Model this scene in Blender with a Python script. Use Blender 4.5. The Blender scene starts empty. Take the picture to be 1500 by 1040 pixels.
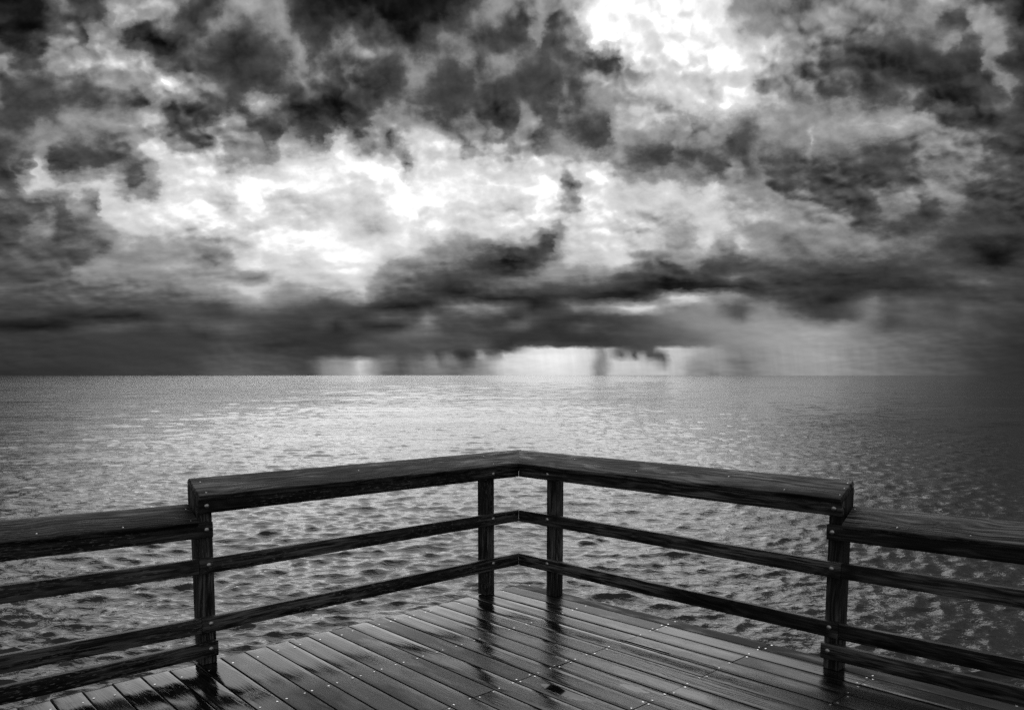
import bpy, bmesh, math, random
import numpy as np
from mathutils import Vector, Matrix, noise as mnoise

random.seed(7)
rng = np.random.default_rng(11)
scene = bpy.context.scene
COL = scene.collection

# ------------------------------------------------------------------ camera constants
EYE = 1.65                       # eye height above the deck boards
HEAD = math.radians(46.12)       # compass heading of the view (world +X runs along the right hand railing)
PITCH = math.radians(-5.982)
FPX, CXP, CYP = 1216.0, 750.0, 676.9
WATER_Z = -2.15

# ------------------------------------------------------------------ node helpers
class NT:
    def __init__(self, tree):
        self.t = tree; self.n = tree.nodes; self.l = tree.links
    def node(self, typ, **kw):
        nd = self.n.new(typ)
        for k, v in kw.items(): setattr(nd, k, v)
        return nd
    def put(self, sock, v):
        if isinstance(v, bpy.types.NodeSocket): self.l.new(v, sock)
        elif v is not None: sock.default_value = v
    def math(self, op, a, b=None, c=None, clamp=False):
        nd = self.node('ShaderNodeMath', operation=op, use_clamp=clamp)
        self.put(nd.inputs[0], a)
        if b is not None: self.put(nd.inputs[1], b)
        if c is not None: self.put(nd.inputs[2], c)
        return nd.outputs[0]
    def vmath(self, op, a, b=None, scale=None):
        nd = self.node('ShaderNodeVectorMath', operation=op)
        self.put(nd.inputs[0], a)
        if b is not None: self.put(nd.inputs[1], b)
        if scale is not None: self.put(nd.inputs['Scale'], scale)
        return nd.outputs[0]
    def maprange(self, v, a, b, c=0.0, d=1.0, smooth=False):
        nd = self.node('ShaderNodeMapRange', interpolation_type='SMOOTHSTEP' if smooth else 'LINEAR')
        self.put(nd.inputs['Value'], v)
        for k, x in (('From Min', a), ('From Max', b), ('To Min', c), ('To Max', d)): self.put(nd.inputs[k], x)
        return nd.outputs['Result']
    def mix(self, f, a, b):
        nd = self.node('ShaderNodeMix', data_type='FLOAT')
        self.put(nd.inputs[0], f); self.put(nd.inputs[2], a); self.put(nd.inputs[3], b)
        return nd.outputs[0]
    def noise(self, vec, scale=5.0, detail=4.0, rough=0.5, lac=2.0, dist=0.0, dims='3D'):
        nd = self.node('ShaderNodeTexNoise', noise_dimensions=dims)
        self.put(nd.inputs['Vector'], vec)
        self.put(nd.inputs['Scale'], scale); self.put(nd.inputs['Detail'], detail)
        self.put(nd.inputs['Roughness'], rough); self.put(nd.inputs['Lacunarity'], lac)
        self.put(nd.inputs['Distortion'], dist)
        return nd.outputs[0]
    def comb(self, x=0.0, y=0.0, z=0.0):
        nd = self.node('ShaderNodeCombineXYZ')
        for i, v in enumerate((x, y, z)): self.put(nd.inputs[i], v)
        return nd.outputs[0]
    def sep(self, v):
        nd = self.node('ShaderNodeSeparateXYZ'); self.put(nd.inputs[0], v)
        return nd.outputs[0], nd.outputs[1], nd.outputs[2]
    def mul3(self, v, xyz): return self.vmath('MULTIPLY', v, xyz)
    def gray(self, v): return self.comb(v, v, v)
    def bump(self, h, strength=1.0, dist=0.001, normal=None):
        nd = self.node('ShaderNodeBump')
        self.put(nd.inputs['Height'], h); self.put(nd.inputs['Strength'], strength); self.put(nd.inputs['Distance'], dist)
        if normal is not None: self.put(nd.inputs['Normal'], normal)
        return nd.outputs[0]

def new_mat(name):
    m = bpy.data.materials.new(name); m.use_nodes = True
    t = NT(m.node_tree)
    for nd in list(t.n): t.n.remove(nd)
    out = t.node('ShaderNodeOutputMaterial'); p = t.node('ShaderNodeBsdfPrincipled')
    t.l.new(p.outputs[0], out.inputs[0])
    return m, t, p

# ------------------------------------------------------------------ the storm sky (brightness by direction)
# every row: height in the view, then (bearing, brightness 0..255) pairs
SKY = {
 0:"0 25 55 30 72 95 90 125 105 60 125 45 150 80 175 130 200 165 240 165 262 140 275 80 300 50 325 70 345 150 375 145 400 110 430 60 450 38 500 35 550 32 600 28 680 28 700 75 730 135 760 130 800 135 850 165 862 220 880 245 950 228 975 240 1000 242 1050 240 1072 225 1085 160 1120 140 1160 135 1180 85 1195 105 1220 140 1280 120 1340 115 1350 150 1365 185 1385 140 1410 90 1440 70 1475 50 1500 28",
 30:"0 40 35 32 65 45 80 70 100 115 120 120 150 65 165 110 180 190 195 170 210 130 235 130 255 110 270 60 290 45 310 90 330 135 360 110 385 135 400 150 415 130 430 60 450 60 470 40 500 46 520 50 560 40 600 28 650 35 670 60 700 110 730 130 745 90 752 60 765 55 773 70 782 130 795 125 805 80 820 105 840 150 852 210 870 248 940 228 960 245 1000 242 1060 240 1078 170 1100 145 1140 130 1170 110 1185 140 1205 155 1240 140 1290 120 1330 110 1355 125 1370 120 1385 75 1405 70 1415 140 1440 130 1465 105 1480 70 1500 35",
 60:"0 40 33 40 50 90 67 130 100 80 123 60 133 160 147 190 167 160 180 110 200 45 233 35 260 45 283 75 307 110 333 70 350 55 373 75 400 85 420 110 433 140 447 80 467 60 483 60 497 125 520 80 543 75 567 100 600 60 617 45 633 85 650 120 673 115 693 120 713 80 730 65 753 85 773 90 787 150 797 80 817 75 840 110 860 150 873 230 900 250 920 242 967 228 1000 240 1020 228 1040 240 1073 225 1087 195 1117 170 1150 150 1173 125 1200 115 1233 95 1267 95 1300 85 1333 75 1367 75 1388 110 1397 140 1410 85 1425 90 1437 150 1467 125 1483 90 1500 50",
 90:"0 150 7 185 17 120 30 65 43 45 53 90 67 150 100 165 123 175 137 130 150 165 183 180 217 170 230 120 250 80 273 80 300 75 320 55 347 42 370 50 393 75 417 90 433 150 447 140 457 95 473 120 493 100 513 110 533 115 550 90 567 70 583 95 600 120 627 125 647 90 667 80 680 130 697 70 713 130 730 140 750 120 767 85 793 70 817 95 837 85 857 95 877 80 900 60 908 120 913 180 933 230 967 228 1000 225 1013 208 1027 220 1043 240 1067 240 1100 215 1123 180 1150 140 1180 110 1207 90 1233 70 1267 60 1300 55 1327 48 1353 50 1383 70 1410 60 1437 55 1443 80 1450 150 1467 150 1483 85 1500 55",
 120:"0 100 13 85 27 110 47 80 67 110 90 125 110 95 133 95 157 110 183 140 207 150 227 190 243 228 257 210 273 130 300 100 320 95 343 60 367 60 400 55 417 95 440 110 467 95 483 60 500 45 507 45 520 100 533 55 560 40 580 60 600 125 617 120 637 85 657 55 680 55 690 100 713 90 740 75 767 65 793 60 820 55 833 100 843 60 860 110 873 150 900 150 920 140 943 170 957 225 977 215 1000 212 1020 200 1043 190 1067 220 1087 210 1107 150 1133 140 1157 110 1183 105 1217 90 1247 95 1277 70 1300 75 1323 85 1330 110 1347 60 1367 45 1400 42 1427 55 1443 70 1463 60 1473 140 1483 130 1500 60",
 150:"0 100 20 60 40 50 67 60 93 90 113 90 133 70 150 90 173 110 190 85 207 100 220 170 233 160 253 120 273 130 290 85 317 70 343 65 363 100 377 180 393 170 407 100 427 60 447 70 467 45 483 35 500 31 520 50 540 75 557 100 573 105 593 110 620 75 650 60 683 65 717 60 740 55 757 90 777 100 800 75 820 110 833 130 850 80 863 110 877 115 893 130 913 170 940 180 967 200 983 215 1000 208 1013 225 1033 235 1043 190 1060 245 1080 235 1100 205 1123 190 1143 170 1167 135 1200 110 1233 90 1267 85 1293 100 1320 100 1340 60 1367 42 1400 38 1433 45 1450 80 1473 80 1500 50",
 180:"0 80 20 70 40 80 60 130 77 95 97 130 123 150 150 135 177 150 207 170 227 160 240 110 257 50 277 50 293 90 317 110 337 170 353 120 370 80 390 75 407 95 423 80 437 45 467 38 480 70 500 38 513 80 527 60 537 70 550 160 563 170 573 130 587 160 617 165 643 140 660 100 680 120 700 115 720 90 740 55 755 70 767 150 783 145 797 85 813 70 827 100 850 105 870 95 883 80 897 70 907 160 930 165 957 165 983 145 1000 150 1010 90 1027 120 1043 150 1063 160 1083 110 1103 100 1123 150 1150 150 1183 150 1217 140 1250 160 1283 165 1317 165 1343 160 1360 120 1383 90 1417 70 1443 55 1457 50 1473 80 1500 65",
 210:"0 85 27 100 50 110 73 115 90 120 107 90 127 80 150 95 177 110 197 150 217 200 237 215 247 140 260 150 277 120 293 100 307 90 320 190 333 160 350 165 367 140 380 70 397 60 407 130 423 150 443 130 460 80 473 80 483 200 500 222 517 180 533 150 547 140 560 150 573 90 583 110 593 190 613 215 640 200 667 190 680 110 687 80 697 150 717 210 733 180 753 140 773 150 790 110 810 120 833 110 860 80 880 60 893 65 905 90 913 150 927 130 950 100 973 90 990 150 1007 115 1020 120 1040 120 1060 110 1077 80 1097 80 1120 120 1147 120 1163 120 1177 115 1187 190 1193 130 1217 115 1243 105 1273 90 1307 90 1340 105 1367 125 1393 130 1417 100 1440 120 1457 75 1477 60 1500 50",
 240:"0 65 13 50 30 110 43 80 57 200 70 170 83 60 107 55 120 90 133 65 153 70 173 100 193 130 213 190 233 220 257 220 283 215 307 215 320 180 337 120 353 140 367 150 383 175 407 200 433 210 467 218 500 240 513 240 540 240 557 230 583 200 595 80 603 150 613 225 650 215 683 205 707 185 740 190 773 200 807 190 833 175 853 215 873 230 890 200 907 150 927 100 950 90 973 80 990 110 1010 75 1027 100 1043 80 1063 75 1080 130 1100 105 1117 115 1140 90 1167 90 1200 100 1233 95 1273 75 1307 80 1333 80 1353 110 1373 95 1400 120 1430 135 1450 90 1473 70 1500 55",
 270:"0 110 8 80 20 120 33 190 57 205 83 190 110 205 140 215 160 200 177 120 190 60 207 60 223 110 240 190 267 225 300 218 320 218 350 240 383 248 417 242 450 236 483 228 500 222 520 220 550 240 583 245 617 236 650 236 683 232 717 240 750 232 783 240 810 225 823 170 833 120 843 150 853 212 873 240 900 235 920 170 933 180 960 170 980 215 1000 150 1010 150 1027 130 1047 220 1067 140 1087 120 1110 130 1133 75 1153 70 1183 90 1207 75 1233 62 1267 65 1293 95 1320 85 1350 110 1363 150 1383 115 1417 100 1450 80 1473 70 1500 60",
 300:"0 100 17 85 37 75 60 65 83 80 100 90 117 170 133 110 143 80 153 200 183 215 217 225 250 240 283 240 310 205 327 175 350 240 383 240 403 195 423 180 443 195 473 195 500 215 517 205 550 200 583 240 617 245 650 236 683 225 717 200 750 190 767 200 790 240 813 225 825 165 837 125 847 185 857 225 883 226 917 208 950 202 983 198 1010 215 1033 215 1057 190 1080 165 1110 165 1140 150 1167 145 1187 130 1207 90 1233 70 1260 60 1277 70 1290 120 1310 140 1333 135 1353 70 1370 75 1387 115 1403 110 1427 85 1457 70 1500 55",
 330:"0 65 20 70 40 110 60 120 73 140 87 80 110 100 133 125 150 170 173 190 200 200 233 202 267 220 300 236 333 226 360 202 383 206 413 232 437 198 460 196 483 215 517 192 540 182 557 190 580 215 600 235 617 200 633 232 650 225 667 192 687 190 713 220 740 236 767 226 793 215 810 180 822 140 833 180 850 225 877 225 903 197 927 190 950 170 977 165 1010 170 1023 205 1043 215 1060 215 1077 170 1100 160 1123 155 1150 135 1177 145 1200 125 1220 145 1243 120 1257 80 1273 95 1293 90 1317 85 1343 80 1367 95 1393 80 1423 65 1457 60 1500 55",
 360:"0 75 27 95 53 90 80 85 107 100 133 105 150 80 167 140 187 175 213 150 240 150 267 130 293 130 317 125 343 165 367 200 383 230 417 240 450 246 483 246 513 232 540 222 567 225 593 230 617 210 633 170 657 150 683 140 713 150 740 150 767 130 787 90 803 55 817 60 825 170 843 200 870 212 900 217 927 195 950 205 970 180 987 150 1007 170 1020 190 1033 200 1050 140 1073 140 1087 190 1103 150 1123 125 1150 110 1177 110 1200 130 1233 130 1267 130 1300 115 1323 100 1350 110 1370 95 1387 60 1417 55 1450 42 1483 35 1500 45",
 385:"0 85 33 85 67 80 100 75 123 85 140 130 160 145 183 120 207 130 233 155 267 165 287 120 297 110 317 110 333 130 353 200 383 220 393 192 417 210 437 190 450 187 467 220 500 240 533 240 553 220 570 180 593 150 620 145 647 125 673 105 700 75 720 52 740 30 767 38 783 50 800 100 820 170 840 205 867 190 890 200 913 215 933 150 957 125 980 110 1000 140 1013 150 1027 95 1047 75 1067 60 1087 60 1103 90 1127 100 1150 105 1183 100 1217 90 1250 95 1277 85 1297 65 1320 90 1350 80 1383 85 1410 65 1433 50 1460 35 1483 50 1500 60",
 405:"0 80 27 85 50 90 73 95 100 105 123 130 150 130 183 135 217 145 250 155 277 155 300 165 327 170 347 160 360 115 380 120 397 180 417 200 443 200 467 195 490 205 517 225 543 200 560 140 583 120 610 95 640 75 667 70 690 60 713 70 733 90 753 100 777 120 800 130 827 130 853 120 880 130 900 110 920 80 947 65 973 50 1000 70 1020 72 1043 65 1063 85 1080 120 1100 90 1120 80 1147 65 1177 60 1207 50 1240 45 1267 45 1293 50 1313 55 1340 60 1373 70 1400 70 1423 80 1443 95 1467 85 1490 85 1500 75",
 422:"0 100 67 100 117 105 167 100 217 115 250 105 283 130 317 150 350 185 373 205 400 185 420 150 450 180 483 187 510 200 527 210 543 160 567 110 593 90 627 70 657 45 677 45 700 80 727 90 767 95 800 90 833 85 867 70 900 55 933 40 967 32 1000 31 1033 40 1067 40 1100 45 1133 50 1167 55 1200 60 1233 50 1267 48 1300 45 1333 45 1367 48 1400 65 1433 75 1467 70 1500 62",
 436:"0 85 50 88 100 95 150 90 200 90 250 95 283 105 317 125 350 150 380 175 400 140 430 130 457 125 473 100 500 115 513 150 533 170 550 110 577 75 610 65 650 55 683 45 717 40 760 40 800 45 833 50 860 45 893 40 927 42 957 75 980 190 1000 215 1020 195 1050 150 1077 150 1093 110 1127 95 1150 70 1183 55 1217 38 1240 50 1267 95 1283 115 1297 80 1333 90 1367 85 1397 75 1433 72 1467 65 1500 60",
 450:"0 70 50 72 100 75 150 75 200 75 233 80 267 85 300 70 323 65 350 100 383 120 417 105 450 90 483 72 500 75 520 80 540 60 567 40 600 35 633 45 650 90 673 130 700 130 727 130 753 85 783 40 817 55 840 115 860 110 880 130 907 175 933 215 957 200 973 130 1000 125 1013 135 1040 135 1060 105 1083 85 1107 110 1127 120 1147 90 1173 55 1207 48 1233 65 1253 95 1280 110 1300 90 1333 92 1367 90 1393 70 1417 90 1440 75 1500 62",
 464:"0 60 40 58 83 50 110 45 133 40 167 35 200 40 227 60 253 85 283 85 317 70 350 80 383 75 417 65 450 60 483 70 517 50 540 65 560 90 583 85 610 70 627 110 647 75 673 75 700 75 733 60 760 50 773 80 793 70 820 60 847 50 873 60 900 75 933 90 967 110 1000 125 1017 130 1043 130 1067 115 1083 90 1107 140 1133 140 1160 120 1187 75 1217 65 1247 85 1267 110 1283 110 1303 75 1333 90 1367 90 1400 75 1417 90 1440 70 1467 65 1500 55",
 478:"0 35 33 32 67 32 93 40 117 60 143 75 173 85 200 75 227 60 247 75 273 65 293 85 323 95 347 95 373 75 417 65 450 60 473 80 493 45 510 75 533 55 560 45 583 45 603 90 623 115 640 85 667 65 690 70 717 60 733 60 747 90 767 100 783 60 807 45 833 60 857 90 873 70 900 65 933 80 967 95 1000 110 1020 130 1050 135 1083 140 1117 150 1150 150 1183 150 1213 130 1233 145 1267 115 1300 75 1320 85 1350 80 1383 85 1407 85 1433 75 1467 60 1500 50",
 490:"0 58 50 56 100 60 167 65 217 60 267 65 300 50 333 70 367 70 400 60 433 60 467 58 493 50 513 50 540 65 567 80 593 95 627 95 650 75 683 75 717 70 750 60 777 55 800 55 820 50 850 60 883 60 917 75 950 85 983 95 1017 110 1050 125 1083 135 1117 142 1150 145 1183 145 1217 140 1250 120 1283 105 1317 95 1350 90 1383 80 1410 70 1433 60 1457 65 1473 55 1500 48",
 505:"0 58 100 58 200 60 267 62 300 65 333 72 380 60 400 50 440 50 480 55 500 55 527 80 567 80 617 85 650 80 683 75 707 85 727 55 750 50 767 70 800 75 833 65 867 60 893 60 933 70 967 85 1000 100 1020 105 1050 125 1083 130 1117 140 1150 142 1183 145 1217 140 1250 122 1283 108 1317 98 1350 88 1400 75 1433 60 1467 52 1500 45",
 511:"0 58 100 58 200 60 300 66 333 76 380 64 400 55 440 58 480 52 500 55 527 75 567 75 617 78 650 75 683 72 700 85 710 70 727 55 740 50 755 110 775 200 783 222 833 225 862 205 874 150 882 130 889 180 899 120 933 75 953 80 960 130 970 190 983 200 1000 185 1027 160 1050 145 1067 125 1083 125 1117 138 1150 142 1183 145 1217 140 1250 122 1283 108 1317 97 1350 86 1400 74 1433 58 1500 45",
 520:"0 55 100 56 200 60 267 62 300 72 340 80 380 72 410 68 433 62 460 58 480 65 500 60 513 60 537 75 567 85 593 80 617 85 630 105 637 65 657 105 667 55 680 45 693 80 700 180 713 100 727 110 737 195 767 215 800 230 833 228 864 208 874 150 883 125 889 185 895 140 908 80 917 160 927 70 937 180 947 80 967 75 975 140 983 195 1000 182 1027 150 1050 145 1067 130 1083 120 1117 135 1150 142 1183 145 1217 140 1250 120 1283 108 1317 97 1350 86 1400 72 1433 57 1500 44",
 530:"0 55 100 57 200 62 267 64 300 78 340 88 380 80 410 76 440 65 440 66 455 85 463 112 480 132 500 142 510 165 520 195 537 155 550 120 567 110 583 80 597 100 617 115 630 140 640 110 657 120 673 85 682 90 693 130 707 150 717 170 733 205 767 222 800 230 833 228 858 205 867 160 876 118 883 140 891 195 910 200 930 190 950 170 967 120 977 190 990 185 1000 165 1015 140 1033 140 1050 135 1067 115 1083 112 1100 125 1133 142 1183 142 1217 138 1250 118 1283 107 1317 96 1350 85 1400 72 1433 56 1500 44",
 547:"0 48 100 52 200 62 280 68 300 82 340 92 380 85 410 82 440 72 448 78 457 98 467 128 490 148 505 160 520 192 537 152 553 105 580 90 600 110 640 115 660 100 690 130 710 160 733 200 800 222 852 208 861 165 869 112 876 140 885 190 930 190 967 190 990 180 1000 140 1020 130 1035 120 1050 135 1067 110 1083 110 1110 130 1150 140 1200 138 1250 115 1300 100 1350 84 1400 70 1433 55 1500 44",
}
A0, A1 = -0.68, 0.68
NA = 257
def row_t(y):
    zu = -(y - CYP) / FPX
    return (math.sin(PITCH) + zu * math.cos(PITCH)) / (math.cos(PITCH) - zu * math.sin(PITCH))
def build_sky_rows():
    azs = np.linspace(A0, A1, NA)
    ys = sorted(SKY.keys(), reverse=True)          # horizon upwards
    T, V = [], []
    for y in ys:
        q = np.array([float(k) for k in SKY[y].split()]).reshape(-1, 2)
        t = row_t(y)
        yc = math.cos(PITCH) + t * math.sin(PITCH)
        az = np.arctan((q[:, 0] - CXP) / FPX * yc)
        T.append(t); V.append(np.interp(azs, az, q[:, 1] / 255.0))
    T = np.array(T); V = np.array(V)
    V[T < 0.05] *= 1.0 + 0.10 * np.clip((azs - 0.2) / 0.15, 0, 1)
    # extra rows in between (Catmull-Rom) so that slanting cloud edges stay smooth
    T2, V2 = [T[0]], [V[0]]
    for i in range(len(T) - 1):
        p0, p1, p2, p3 = V[max(i - 1, 0)], V[i], V[i + 1], V[min(i + 2, len(T) - 1)]
        gap = ys[i] - ys[i + 1]
        k = 2 if gap > 9 else 1
        for j in range(1, k + 1):
            s = j / k
            T2.append(T[i] + (T[i + 1] - T[i]) * s)
            if j == k: V2.append(p2)
            else:
                v = 0.5 * (2 * p1 + (p2 - p0) * s + (2 * p0 - 5 * p1 + 4 * p2 - p3) * s * s + (3 * p1 - p0 - 3 * p2 + p3) * s ** 3)
                V2.append(np.clip(v, 0.06, 0.98))
    return np.array(T2), np.array(V2)

def build_world():
    w = bpy.data.worlds.new("World"); scene.world = w; w.use_nodes = True
    t = NT(w.node_tree)
    for nd in list(t.n): t.n.remove(nd)
    out = t.node('ShaderNodeOutputWorld'); bg = t.node('ShaderNodeBackground')
    t.l.new(bg.outputs[0], out.inputs[0])
    tc = t.node('ShaderNodeTexCoord')
    rot = t.node('ShaderNodeVectorRotate', rotation_type='Z_AXIS')
    t.l.new(tc.outputs['Generated'], rot.inputs['Vector']); rot.inputs['Angle'].default_value = -HEAD
    X, Y, Z = t.sep(rot.outputs[0])
    hor = t.math('SQRT', t.math('ADD', t.math('MULTIPLY', X, X), t.math('ADD', t.math('MULTIPLY', Y, Y), 1e-8)))
    az = t.math('ARCTAN2', X, Y)
    te = t.math('DIVIDE', Z, hor)
    te = t.math('MINIMUM', t.math('MAXIMUM', te, 0.0), 3.0)
    ca = t.math('MAXIMUM', t.math('COSINE', az), 0.7)
    tt = t.math('DIVIDE', te, ca)
    # cloud space: finer towards the horizon
    lg = t.math('LOGARITHM', t.math('ADD', tt, 0.20), math.e)
    q = t.comb(t.math('MULTIPLY', az, 1.0), t.math('MULTIPLY', lg, 0.62), 0.0)
    g = t.maprange(tt, 0.050, 0.21, 0.10, 1.0, True)
    def warp(scale, detail, rough, amp):
        wn = t.node('ShaderNodeTexNoise', noise_dimensions='2D')
        t.put(wn.inputs['Vector'], q); wn.inputs['Scale'].default_value = scale; wn.inputs['Detail'].default_value = detail; wn.inputs['Roughness'].default_value = rough
        wc = t.vmath('SUBTRACT', wn.outputs['Color'], (0.5, 0.5, 0.5))
        return t.vmath('SCALE', wc, scale=t.math('MULTIPLY', g, amp))
    wv = t.vmath('ADD', warp(13, 2, 0.5, 0.034), warp(48, 4, 0.55, 0.020))
    wx, wy, wz = t.sep(wv)
    az2 = t.math('ADD', az, t.math('ADD', wx, t.math('MULTIPLY', t.math('SUBTRACT', t.noise(t.comb(t.math('MULTIPLY', az, 70.0), t.math('MULTIPLY', tt, 90.0), 7.0), 1.0, 4, 0.6), 0.5), 0.010)))
    az2 = t.math('ADD', az2, t.math('MULTIPLY', t.math('MINIMUM', t.math('SUBTRACT', tt, 0.034), 0.0), 0.22))
    tt2 = t.math('ADD', tt, wy)
    qw = t.vmath('ADD', q, t.vmath('SCALE', wv, scale=0.6))
    # ragged bases close to the horizon
    rag = t.noise(t.comb(t.math('MULTIPLY', az, 60.0), t.math('MULTIPLY', tt, 150.0), 3.0), 1.0, 5, 0.6)
    tt2 = t.math('ADD', tt2, t.math('MULTIPLY', t.math('SUBTRACT', rag, 0.5), 0.0065))
    a = t.maprange(az2, A0, A1)
    T, V = build_sky_rows()
    val = None
    for i in range(len(T)):
        fc = t.node('ShaderNodeFloatCurve')
        cu = fc.mapping.curves[0]
        xs = np.linspace(0, 1, NA)
        cu.points[0].location = (0.0, float(V[i][0])); cu.points[1].location = (1.0, float(V[i][-1]))
        for k in range(1, NA - 1):
            cu.points.new(float(xs[k]), float(V[i][k]))
        for p in cu.points: p.handle_type = 'AUTO_CLAMPED'
        fc.mapping.update()
        t.put(fc.inputs['Value'], a)
        if val is None: val = fc.outputs[0]
        else: val = t.mix(t.maprange(tt2, float(T[i - 1]), float(T[i])), val, fc.outputs[0])
    # detail inside the clouds: billows lit from the bright gap, wisps, rain streaks
    def puff(vec, scale):
        nd = t.node('ShaderNodeTexVoronoi', feature='SMOOTH_F1', voronoi_dimensions='2D')
        t.put(nd.inputs['Vector'], vec); nd.inputs['Scale'].default_value = scale
        nd.inputs['Detail'].default_value = 2.0; nd.inputs['Roughness'].default_value = 0.55; nd.inputs['Smoothness'].default_value = 0.5
        return nd.outputs['Distance']
    n1 = t.noise(q, 14, 6, 0.55, dims='2D')
    qs = t.vmath('ADD', q, (0.004, 0.012, 0.0))
    n2 = t.noise(qs, 14, 6, 0.55, dims='2D')
    rel = t.math('MULTIPLY', t.math('SUBTRACT', n1, n2), 0.55)
    b1 = puff(qw, 26.0); b2 = puff(t.vmath('ADD', qw, (0.004, 0.009, 0.0)), 26.0)
    pm = t.maprange(t.noise(q, 7.0, 3, 0.55), 0.42, 0.62, 0.15, 1.0, True)
    rel = t.math('ADD', rel, t.math('MULTIPLY', t.math('MULTIPLY', t.math('SUBTRACT', b2, b1), pm), 0.36))
    n3 = t.noise(qw, 50, 5, 0.60, dims='2D')
    det = t.math('ADD', rel, t.math('ADD', t.math('MULTIPLY', t.math('SUBTRACT', n1, 0.5), 0.16), t.math('MULTIPLY', t.math('SUBTRACT', n3, 0.5), 0.085)))
    # less in the deepest blacks and in the burnt-out gap
    env = t.math('MULTIPLY', t.maprange(val, 0.08, 0.42, 0.30, 1.0, True), t.maprange(val, 0.70, 0.95, 1.0, 0.42, True))
    shelf = t.noise(t.comb(t.math('MULTIPLY', az, 7.0), t.math('MULTIPLY', t.math('ADD', tt, t.math('MULTIPLY', wx, 0.25)), 75.0), 0.0), 1.0, 5, 0.58, dims='2D')
    shm = t.math('MULTIPLY', t.maprange(tt, 0.034, 0.055, 0.0, 1.0, True), t.maprange(tt, 0.11, 0.17, 1.0, 0.0, True))
    det = t.math('MULTIPLY', t.math('MULTIPLY', det, env), t.maprange(tt, 0.04, 0.21, 0.18, 1.0, True))
    shm = t.math('MULTIPLY', shm, t.math('MAXIMUM', t.maprange(az, 0.08, 0.18, 1.0, 0.1), t.maprange(tt, 0.08, 0.105, 0.0, 1.0)))
    det = t.math('ADD', det, t.math('MULTIPLY', t.math('MULTIPLY', t.math('SUBTRACT', shelf, 0.5), shm), t.math('MULTIPLY', env, 0.20)))
    streak = t.noise(t.comb(t.math('ADD', t.math('MULTIPLY', az, 150.0), t.math('MULTIPLY', tt, 22.0)), t.math('MULTIPLY', tt, 10.0), 0.0), 1.0, 3, 0.55)
    sk = t.math('MULTIPLY', t.math('MULTIPLY', t.math('SUBTRACT', streak, 0.5), t.maprange(t.noise(t.comb(t.math('MULTIPLY', az, 14.0), 0.0, 4.0), 1.0, 2, 0.5), 0.35, 0.65, 0.02, 0.10)), t.maprange(tt, 0.025, 0.045, 1.0, 0.0, True))
    # cloud layers: gentle inside, quicker change at their rims
    K_ = 3.6
    base = t.math('ADD', val, t.math('MULTIPLY', det, 0.50))
    step = t.math('MULTIPLY', t.math('SINE', t.math('MULTIPLY', base, 2 * math.pi * K_)), 0.46 / (2 * math.pi * K_))
    step = t.math('MULTIPLY', step, t.math('MULTIPLY', t.maprange(tt, 0.03, 0.10, 0.20, 1.0), t.maprange(base, 0.70, 0.86, 1.0, 0.15)))
    tone = t.math('SUBTRACT', base, step)
    tone = t.math('ADD', tone, t.math('MULTIPLY', det, 0.45))
    tone = t.math('ADD', tone, t.math('MULTIPLY', sk, t.maprange(val, 0.25, 0.6, 0.12, 1.0)))
    # beyond what the storm front fills: heavy even cloud with broken patches
    far = t.noise(t.comb(X, Y, t.math('MULTIPLY', Z, 2.2)), 3.2, 7, 0.6)
    fart = t.mix(t.maprange(Y, -0.1, 0.6), t.maprange(far, 0.30, 0.72, 0.30, 0.68), t.maprange(far, 0.30, 0.72, 0.12, 0.50))
    side = t.math('MAXIMUM', t.maprange(t.math('ABSOLUTE', az), 0.56, 0.80, 0.0, 1.0, True), t.maprange(tt, 0.485, 0.72, 0.0, 1.0, True))
    tone = t.mix(side, tone, fart)
    tone = t.math('MINIMUM', t.math('MAXIMUM', tone, 0.07), 1.0)
    lin = t.math('POWER', tone, 2.2)
    glow = t.maprange(tone, 0.86, 1.0, 1.0, HDR, True)
    lin = t.math('MULTIPLY', lin, glow)
    # the sun stands behind thinner cloud above the storm front
    sx, sy, sz = t.sep(t.vmath('SUBTRACT', rot.outputs[0], (math.sin(0.10) * math.cos(0.6), math.cos(0.10) * math.cos(0.6), math.sin(0.6))))
    d2 = t.math('ADD', t.math('MULTIPLY', t.math('MULTIPLY', sx, sx), 0.55), t.math('ADD', t.math('MULTIPLY', sy, sy), t.math('MULTIPLY', sz, sz)))
    halo = t.math('MULTIPLY', t.math('POWER', math.e, t.math('MULTIPLY', d2, -7.0)), 0.5)
    lin = t.math('ADD', lin, t.math('MULTIPLY', t.math('MULTIPLY', halo, t.maprange(tt, 0.485, 0.66, 0.0, 1.0, True)), t.maprange(far, 0.3, 0.65, 0.35, 1.2)))
    sky = t.node('ShaderNodeTexSky', sky_type='NISHITA')
    sky.sun_disc = False
    sky.sun_elevation = SUN_EL; sky.sun_rotation = SUN_ROT
    bw = t.node('ShaderNodeRGBToBW'); t.l.new(sky.outputs[0], bw.inputs[0])
    clear = t.math('MINIMUM', t.math('MULTIPLY', bw.outputs[0], 0.06), 1.0)
    thin = t.maprange(tone, 0.55, 1.0, 0.0, 0.10, True)      # the blue behind shows only where the cloud is thin
    final = t.mix(thin, lin, clear)
    t.l.new(t.gray(final), bg.inputs['Color'])
    bg.inputs['Strength'].default_value = 2.0 ** -EXPO
    w.cycles.sampling_method = 'MANUAL'; w.cycles.sample_map_resolution = 1024

HDR = 1.4
EXPO = -0.75
SUN_EL = math.radians(30.0)
SUN_AZ = math.radians(-5.5)          # to the right of the view direction
# world heading of the sun, clockwise from +Y
SUN_ROT = -HEAD + SUN_AZ
build_world()

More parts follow.
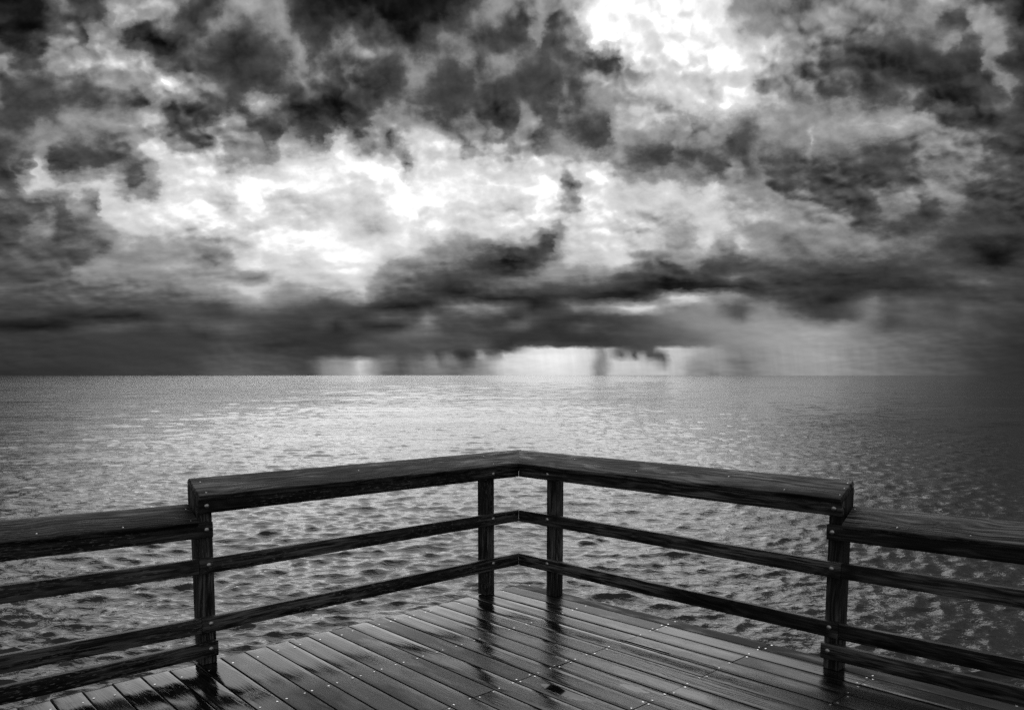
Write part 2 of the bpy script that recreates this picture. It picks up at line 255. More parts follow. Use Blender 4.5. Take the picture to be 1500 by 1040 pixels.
# ------------------------------------------------------------------ sun behind the cloud
sl = bpy.data.lights.new('sun', 'SUN'); sl.energy = 1.3; sl.angle = math.radians(56); sl.color = (1, 1, 1)
so = bpy.data.objects.new('sun', sl); COL.objects.link(so)
sd = Vector((math.sin(SUN_ROT) * math.cos(SUN_EL), math.cos(SUN_ROT) * math.cos(SUN_EL), math.sin(SUN_EL)))
so.rotation_euler = sd.to_track_quat('Z', 'Y').to_euler()

# ------------------------------------------------------------------ object helpers
def link(o, parent=None):
    COL.objects.link(o)
    if parent is not None: o.parent = parent
    return o
def mesh_obj(name, bm, mat, parent=None, smooth=True):
    me = bpy.data.meshes.new(name)
    bmesh.ops.recalc_face_normals(bm, faces=bm.faces)
    bm.to_mesh(me); bm.free()
    me.materials.append(mat)
    if smooth:
        me.polygons.foreach_set('use_smooth', [True] * len(me.polygons))
        me.set_sharp_from_angle(angle=math.radians(38))
    return link(bpy.data.objects.new(name, me), parent)

def new_bm():
    bm = bmesh.new(); bm.verts.layers.float_vector.new('grain'); bm.verts.layers.float.new('shade')
    return bm

def rounded(w0, w1, h0, h1, r, crown=0.0):
    """profile (across, up), counter-clockwise, corners rounded"""
    pts = []
    for cx, cy, a0 in ((w1 - r, h0 + r, -90), (w1 - r, h1 - r, 0), (w0 + r, h1 - r, 90), (w0 + r, h0 + r, 180)):
        for k in range(4):
            a = math.radians(a0 + 30 * k)
            pts.append((cx + r * math.cos(a), cy + r * math.sin(a)))
        if a0 == 0:
            for k in (0.25, 0.5, 0.75):
                s = (w1 - r) + ((w0 + r) - (w1 - r)) * k
                pts.append((s, h1 - crown * (1 - (2 * k - 1) ** 2)))
    return pts

def sweep(bm, O, ex, ey, ez, l0, l1, w0, w1, h0, h1, r=0.004, m0=0.0, m1=0.0, seg=10, wob=0.0012, crown=0.0, end=0.002, edge=None, seed=None, worn=(0, 0), tone=None):
    """timber running along ex from l0 to l1; profile across ey (w0..w1), up ez (h0..h1);
    m0/m1: mitre (end shifts by m per metre across); edge(l) -> (w0, w1) overrides the width along the length"""
    gl = bm.verts.layers.float_vector['grain']; sh = bm.verts.layers.float['shade']
    sd_ = random.random() * 100 if seed is None else seed
    off = Vector((random.uniform(0, 50), random.uniform(0, 50), random.uniform(0, 50)))
    tone = random.random() if tone is None else tone
    stations = [(l0, 1), (l0 + end, 0)]
    if worn[0]: stations = [(l0, 2), (l0 + 0.006, 3), (l0 + 0.016, 4), (l0 + 0.035, 0)]
    inner0 = stations[-1][0]; tail = [(l1 - end, 0), (l1, 1)]
    if worn[1]: tail = [(l1 - 0.035, 0), (l1 - 0.016, 4), (l1 - 0.006, 3), (l1, 2)]
    for k in range(1, seg):
        stations.append((inner0 + (tail[0][0] - inner0) * k / seg, 0))
    stations += tail
    rings = []
    L = max(l1 - l0, 1e-6)
    for l, kind in stations:
        a, b = (w0, w1) if edge is None else edge(l)
        prof = rounded(a, b, h0, h1, r, crown)
        ring = []
        f = (l - l0) / L
        for pw, ph in prof:
            nx = mnoise.noise(Vector((l * 1.3 + sd_, sd_ * 0.7, 0.0))) * wob
            ny = mnoise.noise(Vector((l * 1.1 - sd_, sd_ * 1.7, 5.0))) * wob
            fine = mnoise.noise(Vector((l * 9.0 + sd_, pw * 40, ph * 40))) * wob * 0.35
            w_, h_ = pw, ph
            cw, ch = (a + b) / 2, (h0 + h1) / 2
            if kind == 1:
                w_ = cw + (pw - cw) * (1 - 2 * end / max(b - a, .01)); h_ = ch + (ph - ch) * (1 - 2 * end / max(h1 - h0, .01))
            elif kind >= 2:
                drop = {2: 0.011, 3: 0.005, 4: 0.0018}[kind] * (0.7 + 0.6 * abs(mnoise.noise(Vector((pw * 25, sd_, 2)))))
                if ph > ch: h_ = ph - drop
            shear = (m0 * (1 - f) + m1 * f) * w_
            jag = 0.0
            if kind >= 2: jag = 0.007 * mnoise.noise(Vector((pw * 30, sd_, 9)))
            P = O + ex * (l + shear + jag) + ey * (w_ + nx) + ez * (h_ + ny + fine)
            v = bm.verts.new(P)
            v[gl] = Vector((l, pw, ph)) + off; v[sh] = tone
            ring.append(v)
        rings.append(ring)
    n = len(rings[0])
    for i in range(len(rings) - 1):
        for k in range(n):
            bm.faces.new((rings[i][k], rings[i][(k + 1) % n], rings[i + 1][(k + 1) % n], rings[i + 1][k]))
    bm.faces.new(rings[0][::-1]); bm.faces.new(rings[-1])

def dome(bm, c, n, r, h, seg=14, lev=4, flat=0.35):
    n = Vector(n).normalized(); u = n.orthogonal().normalized(); v = n.cross(u)
    rings = []
    for k in range(lev):
        a = (math.pi / 2) * k / lev
        rr, hh = r * math.cos(a) ** (1 - flat * 0.5), h * math.sin(a)
        rings.append([bm.verts.new(Vector(c) + n * hh + u * rr * math.cos(2 * math.pi * j / seg) + v * rr * math.sin(2 * math.pi * j / seg)) for j in range(seg)])
    base = [bm.verts.new(Vector(c) - n * 0.003 + u * r * math.cos(2 * math.pi * j / seg) + v * r * math.sin(2 * math.pi * j / seg)) for j in range(seg)]
    rings.insert(0, base)
    top = bm.verts.new(Vector(c) + n * h)
    for i in range(len(rings) - 1):
        for j in range(seg):
            bm.faces.new((rings[i][j], rings[i][(j + 1) % seg], rings[i + 1][(j + 1) % seg], rings[i + 1][j]))
    for j in range(seg): bm.faces.new((rings[-1][j], rings[-1][(j + 1) % seg], top))

# ------------------------------------------------------------------ materials
def wood(name, lo, hi, rough_lo, rough_hi, flecks=0.0, bumpd=0.0016, wet=False, worn=0.0):
    m, t, p = new_mat(name)
    at = t.node('ShaderNodeAttribute', attribute_name='grain'); G = at.outputs['Vector']
    sh = t.node('ShaderNodeAttribute', attribute_name='shade').outputs['Fac']
    geo = t.node('ShaderNodeNewGeometry'); POS = geo.outputs['Position']
    # slow bend of the grain around knots
    bend = t.noise(t.mul3(G, (1.6, 7.0, 7.0)), 1.0, 2, 0.5)
    Gb = t.vmath('ADD', G, t.comb(0.0, t.math('MULTIPLY', t.math('SUBTRACT', bend, 0.5), 0.07), t.math('MULTIPLY', t.math('SUBTRACT', bend, 0.5), 0.05)))
    fib = t.noise(t.mul3(Gb, (3.5, 120.0, 120.0)), 1.0, 4, 0.65)
    band = t.noise(t.mul3(Gb, (1.0, 34.0, 34.0)), 1.0, 3, 0.6)
    ring = t.math('SINE', t.math('MULTIPLY', t.math('ADD', t.sep(Gb)[1], t.math('MULTIPLY', bend, 0.16)), 240.0))
    patch = t.noise(t.mul3(G, (2.2, 9.0, 9.0)), 1.0, 4, 0.6)
    f = t.math('ADD', t.math('MULTIPLY', fib, 0.50), t.math('ADD', t.math('MULTIPLY', band, 0.42), t.math('MULTIPLY', ring, 0.055)))
    f = t.maprange(f, 0.28, 0.66)
    base = t.mix(t.math('POWER', f, 2.4), lo, hi)
    base = t.math('MULTIPLY', base, t.maprange(patch, 0.32, 0.70, 0.35, 1.9))  # mottled tone: worn patches, with wet highlights on the rails painted in too
    base = t.math('MULTIPLY', base, t.maprange(sh, 0, 1, 0.6, 1.4))
    crack = t.maprange(t.noise(t.mul3(Gb, (2.0, 120.0, 120.0)), 1.0, 2, 0.5), 0.70, 0.76)
    base = t.math('MULTIPLY', base, t.mix(crack, 1.0, 0.35))
    if worn > 0:  # pale streaks: wear, plus wet highlights put into the base colour
        ws = t.noise(t.mul3(Gb, (2.6, 60.0, 60.0)), 1.0, 4, 0.62)
        wm = t.noise(t.mul3(G, (1.1, 5.0, 5.0)), 1.0, 3, 0.55)
        wk = t.math('MULTIPLY', t.maprange(ws, 0.47, 0.60), t.maprange(wm, 0.42, 0.58))
        base = t.mix(t.math('MULTIPLY', wk, worn), base, t.math('MULTIPLY', t.math('ADD', fib, 0.1), 0.55))
    if flecks > 0:
        fl = t.noise(t.mul3(G, (26.0, 150.0, 150.0)), 1.0, 2, 0.5)
        fm = t.noise(t.mul3(G, (1.4, 3.0, 3.0)), 1.0, 2, 0.5)
        fk = t.math('MULTIPLY', t.maprange(fl, 0.60, 0.65), t.maprange(fm, 0.42, 0.60))
        base = t.mix(t.math('MULTIPLY', fk, flecks), base, 0.26)
    rough = t.mix(t.math('ADD', t.math('MULTIPLY', patch, 0.6), t.math('MULTIPLY', fib, 0.4)), rough_lo, rough_hi)
    if not wet:
        sheen = t.maprange(t.noise(t.mul3(G, (3.0, 16.0, 16.0)), 1.0, 3, 0.6), 0.54, 0.64)
        rough = t.mix(sheen, rough, 0.24)
    h = t.math('SUBTRACT', t.math('ADD', t.math('MULTIPLY', f, 0.8), t.math('MULTIPLY', ring, 0.10)), t.math('MULTIPLY', crack, 0.9))
    if wet:
        px, py, pz = t.sep(POS)
        up = t.math('MAXIMUM', t.sep(geo.outputs['Normal'])[2], 0.0)
        # standing water: two shallow pools on the boards and scattered films
        rag = t.noise(POS, 26.0, 5, 0.7)
        def pool(cx, cy, rx, ry):
            dx = t.math('DIVIDE', t.math('SUBTRACT', px, cx), rx); dy = t.math('DIVIDE', t.math('SUBTRACT', py, cy), ry)
            d = t.math('SQRT', t.math('ADD', t.math('MULTIPLY', dx, dx), t.math('MULTIPLY', dy, dy)))
            d = t.math('ADD', d, t.math('MULTIPLY', t.math('SUBTRACT', rag, 0.5), 1.5))
            return t.maprange(d, 1.0, 0.86)
        pools = t.math('MAXIMUM', pool(-2.99, 3.995, 0.21, 0.050), pool(-2.83, 3.115, 0.20, 0.050))
        pools = t.math('MAXIMUM', pools, pool(-2.62, 3.42, 0.10, 0.035))
        film = t.maprange(t.noise(t.mul3(G, (1.5, 6.0, 6.0)), 1.3, 4, 0.6), 0.50, 0.66)
        def soaked(cx, cy, rx, ry):
            dx = t.math('DIVIDE', t.math('SUBTRACT', px, cx), rx); dy = t.math('DIVIDE', t.math('SUBTRACT', py, cy), ry)
            d = t.math('SQRT', t.math('ADD', t.math('MULTIPLY', dx, dx), t.math('MULTIPLY', dy, dy)))
            d = t.math('ADD', d, t.math('MULTIPLY', t.math('SUBTRACT', t.noise(t.mul3(POS, (1.6, 5.0, 1.0)), 1.0, 4, 0.6), 0.5), 1.2))
            return t.maprange(d, 1.1, 0.7)
        film = t.math('MAXIMUM', film, t.math('MAXIMUM', soaked(-4.05, 1.55, 0.75, 0.75), soaked(-1.25, 4.2, 0.95, 0.35)))
        rough = t.mix(film, t.math('ADD', rough, t.math('MULTIPLY', sh, 0.14)), t.math('MULTIPLY', rough, 0.48))
        drops = t.noise(POS, 190.0, 2, 0.6)
        dmask = t.math('MULTIPLY', t.maprange(t.noise(POS, 3.1, 3, 0.6), 0.50, 0.64), t.maprange(drops, 0.50, 0.62))
        dry = t.math('MAXIMUM', soaked(-3.35, 2.15, 0.62, 0.55), soaked(-1.55, 3.95, 0.60, 0.34))
        rough = t.math('ADD', rough, t.math('MULTIPLY', dry, 0.26))
        rough = t.math('ADD', rough, t.maprange(sh, 1.0, 2.0, 0.0, 0.28))
        rough = t.mix(pools, rough, 0.055)
        base = t.math('MULTIPLY', base, t.mix(film, 1.0, 0.7)); base = t.math('MULTIPLY', base, t.mix(pools, 1.0, 0.45))
        h = t.math('MULTIPLY', t.math('ADD', h, t.math('MULTIPLY', dmask, 0.55)), t.math('SUBTRACT', 1.0, pools))
    t.l.new(t.gray(base), p.inputs['Base Color'])
    t.put(p.inputs['Roughness'], rough)
    p.inputs['Specular IOR Level'].default_value = 0.5 if wet else 0.35
    if wet:
        p.inputs['IOR'].default_value = 1.37
    t.l.new(t.bump(h, 1.0, bumpd), p.inputs['Normal'])
    return m

M_DECK = wood('wet_deck_timber', 0.003, 0.055, 0.06, 0.20, bumpd=0.0004, wet=True)
M_RAIL = wood('dark_wet_rail_timber', 0.005, 0.085, 0.40, 0.65, bumpd=0.0010, worn=0.7)
M_RAILW = wood('weathered_rail_timber', 0.005, 0.10, 0.40, 0.62, flecks=1.0, bumpd=0.0011, worn=0.6)
M_CAP = wood('weathered_cap_timber', 0.006, 0.17, 0.42, 0.70, flecks=0.5, bumpd=0.0013, worn=0.95)
M_CAPW = wood('rough_cap_timber', 0.006, 0.30, 0.35, 0.65, flecks=0.8, bumpd=0.0020, worn=1.0)
M_SUB = wood('underside_timber', 0.010, 0.030, 0.6, 0.8)

m, t, p = new_mat('galvanised_steel')
geo = t.node('ShaderNodeNewGeometry')
nz = t.noise(geo.outputs['Position'], 160, 3, 0.6)
t.l.new(t.gray(t.maprange(nz, 0.3, 0.7, 0.6, 0.85)), p.inputs['Base Color'])
p.inputs['Metallic'].default_value = 1.0
t.put(p.inputs['Roughness'], t.maprange(nz, 0.3, 0.7, 0.2, 0.36))
M_STEEL = m
m, t, p = new_mat('bright_screw_steel')
p.inputs['Base Color'].default_value = (0.9, 0.9, 0.9, 1); p.inputs['Metallic'].default_value = 1.0; p.inputs['Roughness'].default_value = 0.25
M_SCREW = m

# ------------------------------------------------------------------ deck
EX, EY, EZ = Vector((1, 0, 0)), Vector((0, 1, 0)), Vector((0, 0, 1))
EDGE_X, EDGE_Y = -4.615, 4.585
# seams between boards (y at x = -3.8), far edge inwards; the boards fan a little, as laid
seams = [4.585, 4.452, 4.300, 4.140, 3.980, 3.825, 3.665, 3.508, 3.353, 3.200, 3.047, 2.895, 2.745, 2.590, 2.445, 2.293, 2.145, 1.993]
while seams[-1] > -1.9: seams.append(seams[-1] - 0.151)
def fan(y):
    v = -y
    return min(0.065, max(-0.022, 0.064 + 0.0336 * (v + 2.1)))
def seam_y(y38, x): return y38 - fan(y38) * (x + 3.8)
JOISTS = [-4.40, -3.80, -3.125, -2.445, -1.775, -1.10, -0.43, 0.24, 0.91, 1.58]
def joist_x(xj, y): return xj - 0.03 * (y - 3.2)

deck = bpy.data.objects.new('deck', None); COL.objects.link(deck); deck['kind'] = 'structure'
deck['label'] = 'wet dark timber deck of long boards ending in a corner over the sea'
bm = new_bm()
X_END = 1.75
for i in range(len(seams) - 1):
    ya, yb = seams[i], seams[i + 1]            # ya > yb
    gap = 0.0030
    breaks = ([-3.125, -1.775, 0.24] if i % 2 == 1 else [-2.445, -0.43, 0.91])
    xs = [EDGE_X + random.uniform(-0.016, 0.010)] + [joist_x(b, (ya + yb) / 2) for b in breaks] + [X_END]
    for k in range(len(xs) - 1):
        x0, x1 = xs[k] + (0.0015 if k else 0), xs[k + 1] - 0.0015
        dz = random.uniform(-0.0012, 0.0012)
        roll = random.uniform(-0.006, 0.006)
        ez = (EZ + EY * roll).normalized(); ey = (EY - EZ * roll).normalized()
        yc = seam_y((ya + yb) / 2, (x0 + x1) / 2)
        O = Vector((0, yc, dz))
        ed = lambda l, ya=ya, yb=yb, yc=yc: (seam_y(yb, l) + gap - yc, seam_y(ya, l) - gap - yc)
        sweep(bm, O, EX, ey, ez, x0, x1, 0, 0, -0.036, 0.0, r=0.0045, seg=max(4, int((x1 - x0) / 0.12)), wob=0.0010,
              crown=random.uniform(-0.0012, 0.0022), edge=ed, worn=(k == 0, 0), end=0.001, tone=2.0 if i == 0 else (1.35 if random.random() < 0.12 else None))
planking = mesh_obj('planking', bm, M_DECK, deck)
# screw heads: two per board on every joist
bm = bmesh.new()
for xj in JOISTS[:8]:
    for i in range(len(seams) - 1):
        ya, yb = seams[i], seams[i + 1]
        offs = [0.0]
        joint = any(abs(xj - b) < 0.01 for b in ([-3.125, -1.775, 0.24] if i % 2 == 1 else [-2.445, -0.43, 0.91]))
        if joint: offs = [-0.019, 0.019] if random.random() < 0.7 else [0.019]
        for s in (0, 1):
            for o in offs:
                y38 = (yb + 0.027) if s == 0 else (ya - 0.024)
                x = joist_x(xj, y38) + o + random.uniform(-0.004, 0.004)
                y = seam_y(y38, x) + random.uniform(-0.004, 0.004)
                if xj == -4.40: x += -0.10 + random.uniform(-0.02, 0.02)
                if random.random() < (0.35 if xj == -4.40 else 0.10): continue
                dome(bm, (x, y, 0.0008), (random.uniform(-.05, .05), random.uniform(-.05, .05), 1), random.uniform(0.0055, 0.0066), 0.0010, seg=10, lev=2, flat=1.6)
mesh_obj('screw_heads', bm, M_SCREW, deck)
# joists and rim beams under the boards
for xj in JOISTS:
    bm = new_bm()
    sweep(bm, Vector((joist_x(xj, 3.2), 3.2, 0)), (EY * 1.0 - EX * 0.03).normalized(), EX, EZ, -5.0, 1.30, -0.035, 0.035, -0.20, -0.0385, seg=3)
    mesh_obj('joist', bm, M_SUB, deck)
bm = new_bm(); sweep(bm, Vector((EDGE_X + 0.05, 0, 0)), EY, EX, EZ, -1.8, EDGE_Y - 0.06, -0.022, 0.022, -0.235, -0.0385, seg=3); mesh_obj('rim_beam', bm, M_SUB, deck)
bm = new_bm(); sweep(bm, Vector((0, EDGE_Y - 0.035, 0)), EX, EY, EZ, EDGE_X + 0.03, 1.7, -0.022, 0.022, -0.235, -0.0385, seg=3); mesh_obj('rim_beam', bm, M_SUB, deck)

# ------------------------------------------------------------------ railings
# local frames: for each arm  along = away from the corner, out = towards the water
FACE_R, FACE_L = 4.404, 4.506        # inner face of the rails: y = 4.404 (right arm), x = -4.506 (left arm)
class Arm:
    def __init__(s, along, out, face): s.a, s.o, s.f = Vector(along), Vector(out), face
# along coordinate: right arm = x ; left arm = -y (so both run outwards, negative numbers near the corner)
ARM_R = Arm((1, 0, 0), (0, 1, 0), FACE_R)
ARM_L = Arm((0, -1, 0), (-1, 0, 0), FACE_L)
def timber(name, arm, l0, l1, o0, o1, z0, z1, mat, parent, m0=0.0, r=0.004, slope=0.0, zl=0.0, tilt=0.0, seg=None, wob=0.0018, end=0.002):
    bm = new_bm()
    ex = (arm.a + EZ * slope).normalized()
    O = arm.o * arm.f + EZ * (0 - slope * zl)
    if tilt:
        ey = (arm.o * math.cos(tilt) + EZ * math.sin(tilt)); ez = (EZ * math.cos(tilt) - arm.o * math.sin(tilt))
    else: ey, ez = arm.o, EZ
    if tilt:
        O = arm.o * (arm.f + o0) + EZ * (z0 - slope * zl); o0, o1, z0, z1 = 0.0, o1, -z1, 0.0
    sweep(bm, O, ex, ey, ez, l0, l1, o0, o1, z0, z1, r=r, m0=m0, seg=seg or max(6, int((l1 - l0) / 0.11)), wob=wob, end=end)
    return mesh_obj(name, bm, mat, parent)
def bolt(arm, l, z, parent, r=0.0155):
    bm = bmesh.new()
    c = arm.o * (arm.f - 0.0005) + arm.a * l + EZ * z
    dome(bm, c, -arm.o, r, r * 0.62)
    return mesh_obj('bolt', bm, M_STEEL, parent)
def cap_screw(pt, n, parent):
    bm = bmesh.new(); dome(bm, pt, n, random.uniform(0.0038, 0.0050), 0.0014, seg=10, lev=2)
    return mesh_obj('screw', bm, M_STEEL, parent)

TILT = math.atan2(0.09, 0.15); CAPW = math.hypot(0.09, 0.15); CAPT = 0.036
def cap(name, arm, l0, l1, zin, mat, parent, m0=0.0, slope=0.0, zl=0.0, r=0.006, wob=0.0022):
    """slanting cap board; zin = height of its inner top edge"""
    return timber(name, arm, l0, l1, -0.030, CAPW, zin, CAPT, mat, parent, m0=m0, tilt=TILT, slope=slope, zl=zl, r=r, wob=wob, end=0.003)
def cap_pt(arm, l, s, zin, slope=0.0, zl=0.0):
    ey = arm.o * math.cos(TILT) + EZ * math.sin(TILT); ez = EZ * math.cos(TILT) - arm.o * math.sin(TILT)
    return arm.o * (arm.f - 0.030) + arm.a * l + EZ * (zin + slope * (l - zl)) + ey * s + ez * 0.0008, ez
def thing(name, loc, label, cat, group):
    o = bpy.data.objects.new(name, None); COL.objects.link(o); o.empty_display_size = 0.2
    o['label'] = label; o['category'] = cat; o['group'] = group
    return o

GRP = 'wooden railings round the edge of the deck'
corner = thing('railing', None, 'higher wooden corner railing with four posts and slanting caps mitred at the point', 'railing', GRP)
# the corner of the left arm in its own coordinate
CR, CL = -FACE_L, -FACE_R            # right arm starts at x=-4.506 ; left arm starts at -y=-4.404
MR = {'R': -1.0, 'L': -1.0}
END_R, END_L = -1.978, -1.908        # ends of the raised caps
POST = 0.089
def post_at(arm, l, ztop, parent, z0=0.0, mat=M_RAIL):
    """square post behind the rails; slanted top under the cap"""
    bm = new_bm(); gl = bm.verts.layers.float_vector['grain']
    O = arm.o * (arm.f + 0.0385 + POST / 2) + arm.a * l
    sweep(bm, O, EZ, arm.a, arm.o, z0, ztop, -POST / 2, POST / 2, -POST / 2, POST / 2, r=0.004, seg=10, wob=0.0012)
    # cut the top to the slope of the cap
    for v in bm.verts:
        o_ = (v.co - O).dot(arm.o)
        if v.co.z > ztop - 0.004: v.co.z += (o_ + POST / 2) * math.tan(TILT)
    return mesh_obj('post', bm, mat, parent)
ZPOST = 0.978
for arm, ls in ((ARM_R, (-4.202, -2.026)), (ARM_L, (-4.1405, -1.9575))):
    for l in ls: post_at(arm, l, ZPOST - 0.012, corner, mat=M_RAILW if arm is ARM_L else M_RAIL)
for arm, c0, e, mr, mc in ((ARM_R, CR, END_R, M_RAIL, M_CAP), (ARM_L, CL, END_L, M_RAILW, M_CAP)):
    post_l = (-4.202, -2.026) if arm is ARM_R else (-4.1405, -1.9575)
    # mitre: going outwards (o) the end moves away from the viewer, i.e. -1 along per metre out
    c = cap('cap_rail', arm, c0 + 0.0022, e, 0.981, mc, corner, m0=-math.cos(TILT))
    fa = timber('top_rail', arm, c0 + 0.0018, e - 0.004, 0.0, 0.038, 0.8795, 0.968, mr, corner, m0=-1.0)
    timber('back_rail', arm, c0 - 0.129, e - 0.006, 0.1285, 0.150, 0.90, 1.030, mr, corner)
    mid = timber('middle_rail', arm, c0 + 0.0006, e + 0.004, 0.0, 0.038, 0.534, 0.622, mr, corner, m0=-1.0)
    bot = timber('bottom_rail', arm, c0 + 0.0006, e + 0.002, 0.0, 0.038, 0.1925, 0.2825, mr, corner, m0=-1.0)
    for l in post_l:
        bolt(arm, l, 0.921, fa); bolt(arm, l, 0.584, mid); bolt(arm, l, 0.250 if arm is ARM_R else 0.245, bot)
    # bevelled end block under the cap
    scr = [(-1.995, 0.035), (-1.995, 0.095), (-1.996, 0.145), (-2.32, 0.03), (-2.72, 0.10), (-3.4, 0.06), (-4.0, 0.12)] if arm is ARM_R else [(-1.955, 0.03), (-1.96, 0.13), (-4.14, 0.03), (-4.12, 0.13), (-3.0, 0.1)]
    for l, s in scr:
        P, n = cap_pt(arm, l, s, 0.981); cap_screw(P, n, c)

def side_railing(arm, label, e, zoff, slope, mr, mc, toe_l, fascia_l, cap_l, bolt_l, ztoe, scr):
    r_ = thing('railing', None, label, 'railing', GRP)
    L1 = 0.36
    c = cap('cap_rail', arm, cap_l, L1 + 0.02, 0.848 + zoff, mc, r_, slope=slope, zl=-1.5, r=0.009, wob=0.004)
    fa = timber('top_rail', arm, fascia_l, L1, 0.0, 0.038, 0.740 + zoff, 0.828 + zoff, mr, r_, slope=slope, zl=-2.0)
    timber('back_rail', arm, e + 0.004, L1, 0.1285, 0.150, 0.765 + zoff, 0.893 + zoff, mr, r_, slope=slope, zl=-2.0)
    mid = timber('middle_rail', arm, e + 0.006, L1, 0.0, 0.038, 0.5345, 0.6225, mr, r_, slope=slope, zl=-2.0)
    bot = timber('bottom_rail', arm, e + 0.004, L1, 0.0, 0.038, 0.1925, 0.2825, mr, r_, slope=slope, zl=-2.0)
    toe = timber('toe_board', arm, toe_l, L1, 0.0, 0.038, ztoe, ztoe + 0.088, mr, r_, slope=slope * 0.5, zl=-2.0)
    post_at(arm, 0.20, 0.865 + zoff, r_, mat=mr)
    bolt(arm, bolt_l, 0.786 + zoff * 0.5, fa); bolt(arm, bolt_l, ztoe + 0.047, toe)
    for rail, z in ((fa, 0.81), (mid, 0.62), (bot, 0.285), (toe, ztoe + 0.065)): bolt(arm, 0.20, z, rail)
    for l, s in scr:
        P, n = cap_pt(arm, l, s, 0.848 + zoff, slope, -1.5); cap_screw(P, n, c)
    return r_
side_railing(ARM_L, 'lower wooden railing with toe board and pale flecked rails, running out left', END_L, 0.0, 0.020, M_RAILW, M_CAP, -1.996, -1.990, -1.900, -1.952, 0.051, [(-1.87, 0.12), (-1.86, 0.02), (-1.5, 0.02), (-1.1, 0.04)])
side_railing(ARM_R, 'lower wooden railing with toe board and split rough cap, running out right', END_R, 0.004, 0.018, M_RAIL, M_CAPW, -2.072, -2.064, -1.968, -2.030, 0.068, [(-1.95, 0.14), (-1.68, 0.025), (-1.33, 0.025)])

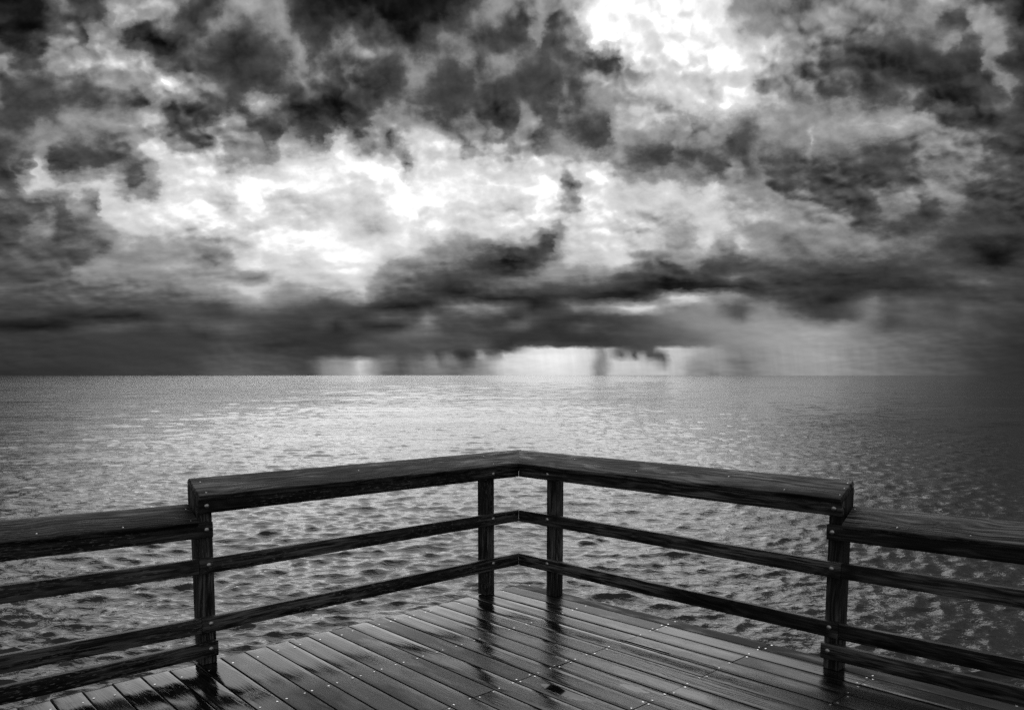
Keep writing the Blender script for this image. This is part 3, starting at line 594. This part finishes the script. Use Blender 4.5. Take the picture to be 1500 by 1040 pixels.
# ------------------------------------------------------------------ sea
def build_sea():
    az = np.concatenate([np.radians(np.linspace(-180, -62, 40, endpoint=False)), np.radians(np.linspace(-62, 62, 760, endpoint=False)), np.radians(np.linspace(62, 180, 40, endpoint=False))])
    r = [2.0, 2.6, 3.3, 4.1, 5.0]
    while r[-1] < 480: r.append(r[-1] * 1.0043)
    while r[-1] < 60000: r.append(r[-1] * 1.16)
    r = np.array(r)
    R, A = np.meshgrid(r, az, indexing='ij')
    # view heading frame: forward = +Y of the local frame, turned by HEAD below
    x = R * np.sin(A); y = R * np.cos(A)
    dx = np.zeros_like(x); dy = np.zeros_like(x); dz = np.zeros_like(x)
    sp = R * 0.0043
    g = np.random.default_rng(5)
    N = 280
    lam = np.exp(g.uniform(np.log(0.10), np.log(1.7), N))
    lam[-34:] = np.exp(g.uniform(np.log(1.7), np.log(9.0), 34))
    main = math.radians(8)                       # travelling towards the pier
    for k in range(N):
        l = lam[k]
        spread = 0.55 if l < 1.0 else 0.40
        th = main + g.normal(0, spread)
        kx, ky = math.sin(th), -math.cos(th)
        K = 2 * math.pi / l
        slope = 0.0275 * (l / 0.8) ** (-0.42 if l < 0.8 else -1.5) if l < 1.7 else 0.0075
        a = slope / K * g.uniform(0.6, 1.4)
        fade = np.clip((l / sp - 2.0) / 1.5, 0, 1)
        ph = K * (kx * x + ky * y) + g.uniform(0, 6.283)
        # wave groups so that the surface does not look even
        grp = 0.85 + 0.3 * np.sin(0.11 * K * (kx * x * 0.8 + ky * y * 1.1) + 0.07 * K * (ky * x - kx * y) + g.uniform(0, 6.28))
        c, s = np.cos(ph), np.sin(ph)
        af = a * fade * grp
        dz += af * c
        dx -= 1.05 * af * kx * s; dy -= 1.05 * af * ky * s
    x = x + dx; y = y + dy
    ch, shh = math.cos(HEAD), math.sin(HEAD)
    wx = x * ch - y * shh; wy = x * shh + y * ch
    co = np.stack([wx, wy, dz], -1).reshape(-1, 3).astype(np.float32)
    nr, na = R.shape
    i = np.arange(nr - 1)[:, None] * na; j = np.arange(na)[None, :]; j2 = (j + 1) % na
    f = np.stack([i + j, i + na + j, i + na + j2, i + j2], -1).reshape(-1, 4)[:, ::-1]
    me = bpy.data.meshes.new('sea')
    me.vertices.add(len(co)); me.vertices.foreach_set('co', co.ravel())
    me.loops.add(f.size); me.loops.foreach_set('vertex_index', f.ravel().astype(np.int32))
    me.polygons.add(len(f)); me.polygons.foreach_set('loop_start', np.arange(0, f.size, 4, dtype=np.int32))
    me.polygons.foreach_set('use_smooth', np.ones(len(f), dtype=bool))
    me.update(calc_edges=True); me.validate()
    o = bpy.data.objects.new('sea', me); COL.objects.link(o)
    o.location = (0, 0, WATER_Z); o['kind'] = 'structure'; o['label'] = 'choppy grey sea reaching to the horizon'
    m, t, p = new_mat('sea_water')
    geo = t.node('ShaderNodeNewGeometry')
    rot = t.node('ShaderNodeVectorRotate', rotation_type='Z_AXIS'); t.l.new(geo.outputs['Position'], rot.inputs['Vector']); rot.inputs['Angle'].default_value = -HEAD
    P = rot.outputs[0]
    X, Y, Z = t.sep(P)
    dist = t.math('SQRT', t.math('ADD', t.math('MULTIPLY', X, X), t.math('MULTIPLY', Y, Y)))
    big = t.noise(t.mul3(P, (0.35, 0.85, 0.0)), 1.0, 5, 0.62)
    mid = t.noise(t.mul3(P, (2.0, 4.2, 0.0)), 1.0, 4, 0.6)
    fine = t.noise(t.mul3(P, (9.0, 15.0, 0.0)), 1.0, 3, 0.55)
    gust = t.noise(t.mul3(P, (0.02, 0.06, 0.0)), 1.0, 3, 0.55)
    farf = t.maprange(dist, 25, 160, 0.0, 1.0, True)
    h = t.math('ADD', t.math('MULTIPLY', big, t.math('MULTIPLY', farf, 0.26)), t.math('ADD', t.math('MULTIPLY', mid, 0.050), t.math('MULTIPLY', fine, 0.0095)))
    h = t.math('MULTIPLY', h, t.maprange(gust, 0.32, 0.68, 0.45, 1.5))
    t.l.new(t.bump(h, 1.0, 1.0), p.inputs['Normal'])
    p.inputs['Base Color'].default_value = (0.065, 0.065, 0.065, 1)
    p.inputs['Roughness'].default_value = 0.04
    p.inputs['IOR'].default_value = 1.333
    me.materials.append(m)
build_sea()

# ------------------------------------------------------------------ camera
cam = bpy.data.cameras.new('camera'); co = bpy.data.objects.new('camera', cam); COL.objects.link(co)
cam.sensor_width = 36.0; cam.lens = FPX / 1500.0 * 36.0
cam.shift_y = (CYP - 520.0) / 1500.0
cam.clip_start = 0.05; cam.clip_end = 200000
co.location = (0, 0, EYE)
co.rotation_euler = (math.pi / 2 + PITCH, 0, HEAD)
scene.camera = co

scene.view_settings.view_transform = 'Standard'
scene.view_settings.look = 'None'
scene.view_settings.exposure = EXPO
scene.view_settings.gamma = 1.0
scene.render.film_transparent = False
scene.cycles.max_bounces = 6; scene.cycles.glossy_bounces = 4; scene.cycles.diffuse_bounces = 3
scene.cycles.use_denoising = False
